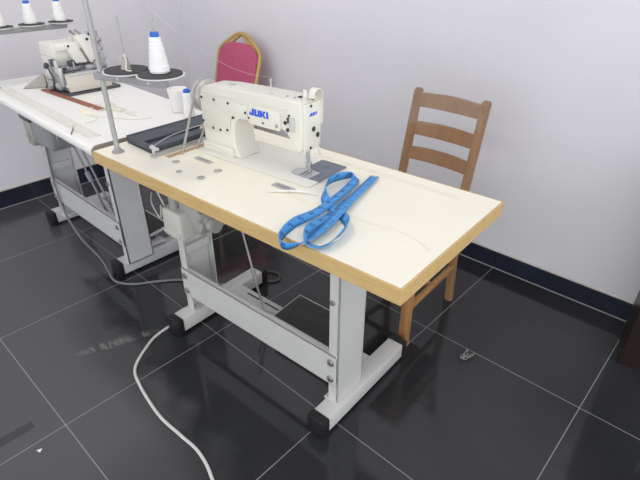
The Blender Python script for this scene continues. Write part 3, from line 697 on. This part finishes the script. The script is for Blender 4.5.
MB().cyl((-.47, .862, .900), (-.47, .862, 1.0), .004, seg=8).lathe([(.008, 0), (.011, .003), (.011, .008), (.006, .011)], (-.466, .862, .962), (1, 0, 0), 14).lathe([(.008, 0), (.011, .003), (.011, .008), (.006, .011)], (-.466, .862, .925), (1, 0, 0), 14).build('tension_rod', 'overmetal', ov)
# slanted needle head: two leaning blocks with a gap
def lean(y0, y1, x0, x1, z0, z1, dy, bev=.005):
    return MB().prism([(y0+dy, z0), (y1+dy, z0), (y1, z1), (y0, z1)], (x0, 0, 0), (0, 1, 0), (0, 0, 1), x1-x0, bev, 2)
lean(.695, .748, -.515, -.440, .878, .962, .035).build('needle_head', 'overcream', ov)
lean(.752, .808, -.515, -.440, .872, .992, .045).build('needle_head', 'overcream', ov)
lean(.810, .835, -.505, -.455, .875, .985, .045).build('needle_head', 'overlight', ov)
MB().box((-.51, .66, .935), (-.45, .80, .966), .008).build('head_arm', 'overcream', ov)
tn = MB()
for y, z in ((.760, 1.0), (.785, 1.0)):
    tn.cyl((-.475, y-.015, z+.012), (-.475, y+.02, z-.025), .0055, seg=10)
tn.build('tension_post', 'overmetal', ov)
tk = MB().cyl((-.470, .824, .995), (-.470, .835, .925), .004, seg=8)
for y, z, r in ((.830, .925, .010), (.836, .947, .009), (.842, .908, .007), (.798, .975, .006), (.709, .955, .005)):
    tk.lathe([(r*.6, 0), (r, .003), (r, .007), (r*.5, .010)], (-.4405 if y < .81 else -.456, y, z), (1, 0, 0), 14)
tk.build('tension_knob', 'screw', ov)
MB().box((-.49, .79, 1.0), (-.475, .83, 1.004), .001, 1).build('thread_guide', 'overlight', ov)
MB().tube(spline([(-.48, .73, .975), (-.48, .725, .995), (-.48, .745, 1.0), (-.48, .75, .985)], 5), .0025, 6).build('thread_guide', 'overlight', ov)
MB().tube(spline([(-.48, .82, .99), (-.48, .825, 1.018), (-.48, .835, 1.02), (-.48, .832, 1.0)], 5), .0022, 6).build('thread_guide', 'overlight', ov)
MB().tube(spline([(-.465, .85, .93), (-.46, .87, .945), (-.46, .872, .89), (-.46, .862, .86)], 5), .003, 6).build('thread_guide', 'overlight', ov)
MB().prism([(0, 0), (.105, 0), (.105, .052), (.095, .058)], (-.688, .562, TH+.002), (.5, .866, 0), (0, 0, 1), .03, .001, 1).build('waste_chute', 'chute', ov)

# thread stand for the overlock
os_ = thing('overlock_thread_stand', 'grey thread stand with three dark discs, at the far left end of the white table', 'thread stand', (-.765, .47, TH), 0, (-.765, .47, TH))
MB().cyl((-.765, .47, TH+.004), (-.765, .47, 1.75), .008).build('pole', 'pole', os_)
MB().lathe([(.019, 0), (.019, .003), (.012, .006), (.0115, .012)], (-.765, .47, TH+.0005)).build('base_flange', 'bar_grey', os_)
MB().box((-.762, .44, .988), (-.738, .850, 1.008), .003).build('crossbar', 'bar_grey', os_)
MB().cyl((-.765, .47, .984), (-.765, .47, 1.012), .0125).build('clamp', 'bar_grey', os_)
for y in (.555, .693, .828):
    pn = MB().lathe([(.016, -.008), (.05, -.004), (.058, 0), (.060, .003), (.058, .003), (.05, .001), (.016, -.002)], (-.75, y, 1.015), seg=32).build('spool_disc', 'white', os_)
    MB().cyl((-.75, y, 1.0155), (-.75, y, 1.0205), .056, seg=36).build('felt_pad', 'felt', pn)
    MB().cyl((-.75, y, 1.006), (-.75, y, 1.19), .0032, seg=8).build('spool_pin', 'pole', os_)
for y, lab in ((.555, 'white thread cone cut by the left edge of the photo, leftmost on its stand'), (.693, 'white thread cone with blue tip, middle of three on the overlock stand'), (.828, 'white thread cone with blue tip, rightmost of three on the overlock stand')):
    thread_cone((-.75, y, 1.0206), .030, .0185, .090, lab, 'thread cones on the overlock stand')

# ruler, stick, cup, small spool, scraps on the white table
rm = MB().box((-.475, -.024, 0), (.475, .024, .0028), .0008, 1)
o = rm.build('clear_ruler', 'ruler', None, 0); o.location = (-.252, .478, TH+.0005); o.rotation_euler = (0, 0, -.030)
tag(o, 'long clear plastic ruler lying along the front edge of the white table', 'ruler')
rs = MB().box((-.25, -.013, 0), (.25, .013, .006), .001, 1)
o = rs.build('wooden_stick', 'redwood', None, 0); o.location = (-.325, .622, TH+.0005); o.rotation_euler = (0, 0, .062)
tag(o, 'reddish brown wooden strip lying in front of the overlock machine', 'wooden strip')
cup = thing('thread_roll', 'wide matt white thread roll standing at the far right corner of the white table', 'thread roll', (.166, .850, TH), 0)
MB().lathe([(.031, .0005), (.034, .003), (.037, .07), (.040, .078), (.040, .088), (.037, .090), (.034, .086), (.033, .080), (.030, .0795)]).build('roll_body', 'threadcup', cup)
sp2 = thread_cone((.262, .830, TH+.0005), .021, .018, .098, 'slim white thread spool with blue tip between the hand wheel and thread roll')
scp = MB(); random.seed(11)
for k in range(16):
    x, y = -.10+random.random()*.14, .60+random.random()*.10; aa = random.random()*6.28; pts = []
    for j in range(5): pts.append((x+.022*j*math.cos(aa+j*.4), y+.018*j*math.sin(aa+j*.5)*.5, TH+.0015+random.random()*.004))
    scp.tube(spline(pts, 4), .0013, 5)
wmesh(scp, 'thread_scraps', 'scrap', 'loose cream thread scraps beside the end of the reddish wooden strip', 'thread scraps', (-.03, .65, TH))['kind'] = 'stuff'
pp = MB().prism([(-.15, .600), (-.06, .585), (-.02, .61), (-.09, .632)], (0, 0, TH+.007), (1, 0, 0), (0, 1, 0), .0008)
pp.prism([(.03, .50), (-.02, .55), (.00, .60), (.09, .62), (.02, .575)], (0, 0, TH+.0004), (1, 0, 0), (0, 1, 0), .0008)
pp.bm.free(); pp = MB().prism([(-.17, .575), (-.06, .560), (-.03, .585), (-.10, .602)], (0, 0, TH+.0004), (1, 0, 0), (0, 1, 0), .0012)
wmesh(pp, 'paper_scrap', 'elastic', 'small cream paper scrap lying beside the reddish wooden strip', 'paper scrap', (-.09, .58, TH))
wmesh(MB().tube(spline([(.03, .455, TH+.003), (.06, .52, TH+.005), (.02, .57, TH+.003), (-.05, .56, TH+.003), (.04, .60, TH+.004), (.14, .66, TH+.003), (.17, .72, TH+.003)], 8), .0016, 6), 'loose_yarn', 'scrap', 'loose cream yarn curling across the clear ruler end on the white table', 'yarn', (.05, .57, TH))
wmesh(MB().cyl((.06, .462, TH+.002), (.135, .420, TH+.002), .0018, seg=8), 'needle', 'dark', 'dark needle lying by the right end of the clear ruler', 'needle', (.10, .44, TH))

# ------------------------------------------------------------------ wooden chair behind the table
ch = thing('wooden_chair', 'brown wooden ladder back chair wrapped in clear film, behind the cream table', 'chair', (1.0, 1.26, 0), 0, (1.0, 1.26, 0))
def post(x0, x1, xt):
    P = [(x0, 1.435, 0), (x1, 1.445, .40), ((x1+xt)/2, 1.470, .60), (xt, 1.515, .850)]
    P = spline(P, 6); m = MB(); rows = []; t = bmesh.new()
    hw, hd = .0165, .014
    for (x, y, z) in P: rows.append([t.verts.new((x+sx*hw, y+sy*hd, z)) for sx, sy in ((-1, -1), (1, -1), (1, 1), (-1, 1))])
    for A, B in zip(rows, rows[1:]):
        for k in range(4): t.faces.new((A[k], A[(k+1) % 4], B[(k+1) % 4], B[k]))
    t.faces.new(rows[0][::-1]); t.faces.new(rows[-1]); bmesh.ops.recalc_face_normals(t, faces=t.faces)
    es = [e for e in t.edges if abs(e.verts[0].co.z-e.verts[1].co.z) > .005 or e.verts[0].co.z > .84]
    bmesh.ops.bevel(t, geom=es, offset=.006, segments=3, affect='EDGES', clamp_overlap=True)
    m._merge(t); return m
PL, PR = (.850, .855, .862), (1.168, 1.150, 1.152)
post(*PL).build('back_post', 'chair', ch); post(*PR).build('back_post', 'chair', ch)
def backy(z): return 1.445 + max(0, z-.40)**1.3*.20
for z0, z1 in ((.782, .832), (.672, .722), (.572, .620)):
    rows_f, rows_b = [], []; n = 10; t = bmesh.new(); R_ = []
    for i in range(n+1):
        f = i/n; x = .856+.292*f; c = .014*math.sin(PI*f)
        R_.append([t.verts.new(p) for p in ((x, backy(z0)-.008+c, z0), (x, backy(z0)+.008+c, z0), (x, backy(z1)+.008+c, z1+.006*math.sin(PI*f)), (x, backy(z1)-.008+c, z1+.006*math.sin(PI*f)))])
    for A, B in zip(R_, R_[1:]):
        for k in range(4): t.faces.new((A[k], A[(k+1) % 4], B[(k+1) % 4], B[k]))
    t.faces.new(R_[0][::-1]); t.faces.new(R_[-1]); bmesh.ops.recalc_face_normals(t, faces=t.faces)
    bmesh.ops.bevel(t, geom=[e for e in t.edges if abs(e.verts[0].co.x-e.verts[1].co.x) > .01], offset=.003, segments=2, affect='EDGES')
    MB()._merge(t).build('back_slat', 'chair', ch)
for x in (.846, 1.190):
    MB().prism([(-.017, -.017), (.017, -.017), (.017, .017), (-.017, .017)], (x, 1.052, 0), (1, 0, 0), (0, 1, 0), .425, .004, 2).build('front_leg', 'chair_leg', ch)
MB().prism([(.79, 1.03), (1.212, 1.03), (1.185, 1.43), (.83, 1.43)], (0, 0, .425), (1, 0, 0), (0, 1, 0), .022, .006, 2).build('seat', 'chair', ch)
MB().box((.825, 1.045, .365), (1.18, 1.060, .426), .002).box((.86, 1.425, .365), (1.14, 1.44, .426), .002).build('seat_rail', 'chair_leg', ch)
for xa, xb in ((.848, .852), (1.188, 1.166)):
    for z in (.175,):
        t = Vector((xb-xa, 1.435-1.055, 0)); n = Vector((-t.y, t.x, 0)).normalized()*.008
        MB().prism([(xa-n.x, 1.055-n.y), (xb-n.x, 1.435-n.y), (xb+n.x, 1.435+n.y), (xa+n.x, 1.055+n.y)], (0, 0, z-.014), (1, 0, 0), (0, 1, 0), .028, .003, 2).build('side_stretcher', 'chair_leg', ch)
        MB().prism([(xa-n.x, 1.055-n.y), (xb-n.x, 1.435-n.y), (xb+n.x, 1.435+n.y), (xa+n.x, 1.055+n.y)], (0, 0, .365), (1, 0, 0), (0, 1, 0), .06, .003, 2).build('seat_rail', 'chair_leg', ch)
MB().box((.84, 1.235, .168), (1.168, 1.252, .190), .003).build('cross_stretcher', 'chair_leg', ch)
# clear wrap crumpled round the upper slats
random.seed(5); rows = []
for j in range(7):
    z = .845-.030*j; r = []
    for i in range(19):
        f = i/18; x = .845+.318*f
        zz = z - (.055*(1-f) if j > 3 else 0)*((j-3)/3 if j > 3 else 0)*-1 - (.08*f*(j-3)/3 if j > 3 else 0)*-1
        r.append((x+random.uniform(-.003, .003), backy(zz)-.017+random.uniform(-.006, .004), zz+random.uniform(-.004, .004)))
    rows.append(r)
q = MB().quadgrid(rows); wr = q.build('plastic_wrap', 'film', ch, 0); wr['label'] = 'crumpled clear plastic film'

# ------------------------------------------------------------------ red banquet chair
rc = thing('banquet_chair', 'crimson padded banquet chair with a gold frame, against the wall behind the machine', 'chair', (-.462, 1.43, 0), .10, (0, 0, 0))
# local: x across, y toward the wall, back leans
lean_m = Matrix.Translation((0, .165, .46)) @ Matrix.Rotation(math.radians(-17), 4, 'X')
outl = [(-.168, 0), (-.176, .12), (-.182, .24), (-.184, .325), (-.170, .365), (-.115, .405), (-.05, .442), (0, .452), (.05, .442), (.115, .405), (.170, .365), (.184, .325), (.182, .24), (.176, .12), (.168, 0)]
path = [(x, 0, z) for x, z in spline(outl, 4)]
fr = MB().tube(path, .0125, 10); fr.xf(lean_m @ Matrix.Diagonal((.91, 1, 1, 1))); fr.build('back_frame', 'gold', rc)
pad = [(-.160, .02), (.160, .02), (.170, .15), (.174, .24), (.175, .322), (.162, .356), (.118, .388), (.085, .403), (-.085, .403), (-.118, .388), (-.162, .356), (-.175, .322), (-.174, .24), (-.170, .15)]
pd = MB().prism(pad, (0, .018, 0), (1, 0, 0), (0, 0, 1), .036, .011, 3); pd.xf(lean_m @ Matrix.Diagonal((.91, 1, 1, 1))); pd.build('backrest', 'red', rc)
for sx in (-1, 1):
    poly = [(sx*.155, .362), (sx*.118, .388), (sx*.062, .403), (sx*.040, .420), (sx*.012, .436), (sx*.012, .448), (sx*.05, .440), (sx*.115, .403)]
    cr = MB().prism(poly if sx > 0 else poly[::-1], (0, .008, 0), (1, 0, 0), (0, 0, 1), .016, .001, 1); cr.xf(lean_m @ Matrix.Diagonal((.91, 1, 1, 1))); cr.build('crest_panel', 'gold', rc)
MB().prism(rrect(-.20, -.22, .20, .17, .04), (0, 0, .40), (1, 0, 0), (0, 1, 0), .065, .018, 3).build('seat', 'red', rc)
MB().prism(rrect(-.195, -.215, .195, .165, .04), (0, 0, .385), (1, 0, 0), (0, 1, 0), .018).build('seat_frame', 'gold', rc)
for sx in (-1, 1):
    MB().cyl((sx*.18, -.19, .39), (sx*.195, -.205, 0), .0125, seg=12).build('leg', 'gold', rc)
    MB().tube([(sx*.185, .168, .47), (sx*.185, .165, .40), (sx*.195, .20, 0)], .0125, 12).build('leg', 'gold', rc)
    MB().cyl((sx*.188, -.198, .17), (sx*.192, .185, .17), .009, seg=10).build('stretcher', 'gold', rc)

# ------------------------------------------------------------------ dark cabinet at the right edge
cb = thing('dark_cabinet', 'dark brown wooden cabinet cut off by the right edge of the photo', 'cabinet', (1.831, 1.518, 0), .0, (0, 0, 0))
cb.rotation_euler = (0, 0, math.radians(12))
MB().box((0, .018, 0), (.46, .165, .78), .002, 1).build('carcass', 'darkwood', cb)
d = MB().box((0, 0, .0), (.228, .018, .775), .002, 1).build('door', 'darkwood', cb); MB().box((.200, -.014, .40), (.210, 0, .50), .003).build('handle', 'steel', d)
d = MB().box((.232, 0, .0), (.46, .018, .775), .002, 1).build('door', 'darkwood', cb); MB().box((.250, -.014, .40), (.260, 0, .50), .003).build('handle', 'steel', d)

# ------------------------------------------------------------------ cables and litter on the floor
wmesh(MB().tube(spline([(.425, .555, .0055), (.432, .50, .0055), (.440, .44, .0055), (.462, .385, .0055), (.535, .285, .0055), (.625, .25, .0055), (.79, .225, .0055), (.91, .229, .0055), (1.005, .232, .0055), (1.11, .205, .0055), (1.3, .12, .0055)], 10), .0052, 10), 'power_cable', 'cable_w', 'white power cable curving over the tiles from the near foot of the cream table', 'cable', (.6, .25, 0))
wmesh(MB().tube(spline([(-.60, .56, .534), (-.615, .555, .46), (-.636, .555, .28), (-.612, .555, .13), (-.49, .555, .03), (-.38, .555, .0055), (-.29, .548, .0055), (-.20, .535, .0055), (-.115, .515, .0055), (-.02, .500, .0055), (.06, .545, .0055), (.12, .63, .0055), (.20, .72, .0055), (.33, .80, .0055), (.48, .90, .0055)], 10), .005, 10), 'power_cable', 'cable_g', 'grey power cable hanging from the overlock table motor and trailing on the floor', 'cable', (-.2, .535, 0))
wmesh(MB().tube(spline([(.44, .96, .0055), (.505, .985, .0055), (.520, 1.02, .0055), (.490, 1.048, .0055), (.45, 1.04, .0055), (.40, 1.0, .0055)], 10), .0055, 10), 'power_cable', 'cable_d', 'dark cable loop lying behind the far left foot of the cream table', 'cable', (.47, 1.0, 0))
random.seed(21); pts = [(1.402+random.uniform(-.02, .02), 1.17+random.uniform(-.035, .035), .003+random.random()*.012) for _ in range(14)]
wmesh(MB().tube(spline(pts, 5), .0012, 5), 'thread_tangle', 'lint', 'small pale tangle of thread lying alone on the dark tiles at right', 'thread', (1.402, 1.17, 0))
wmesh(MB().prism([(0, 0), (.016, .004), (.006, .015)], (.628, -.102, .0004), (1, 0, 0), (0, 1, 0), .0008), 'paper_bit', 'paper', 'tiny white paper triangle on the dark floor at lower left', 'paper scrap', (.636, -.097, 0))

# hide helper bookkeeping
for o in bpy.data.objects:
    if '_org' in o: del o['_org']

# ------------------------------------------------------------------ light
w = bpy.data.worlds.new('World'); sc.world = w; w.use_nodes = True
bg = w.node_tree.nodes['Background']; bg.inputs[0].default_value = (.93, .96, 1.0, 1); bg.inputs[1].default_value = 2.1
def area(name, loc, sx, sy, power, col=(1, 1, 1), rot=(0, 0, 0)):
    l = bpy.data.lights.new(name, 'AREA'); l.shape = 'RECTANGLE'; l.size = sx; l.size_y = sy; l.energy = power; l.color = col
    o = bpy.data.objects.new(name, l); COL.objects.link(o); o.location = loc; o.rotation_euler = rot; return o
area('ceiling_panel', (-.1, .55, ZC-.02), .6, 1.2, 15, (1, .97, .93))
area('ceiling_panel', (2.2, .2, ZC-.02), .6, 1.2, 6, (1, .97, .93))
area('ceiling_panel', (.9, -1.8, ZC-.02), 1.2, .6, 6, (1, .97, .93))

# ------------------------------------------------------------------ camera
cam = bpy.data.cameras.new('Camera'); cam.sensor_width = 36; cam.lens = 493.41*36/640
co = bpy.data.objects.new('Camera', cam); COL.objects.link(co)
co.location = (1.9271, -.2240, 1.3391); co.rotation_euler = (1.0312, -.0017, .7459)
sc.camera = co
sc.view_settings.view_transform = 'Standard'; sc.view_settings.look = 'None'; sc.view_settings.exposure = 0; sc.view_settings.gamma = 1
sc.view_settings.use_curve_mapping = False
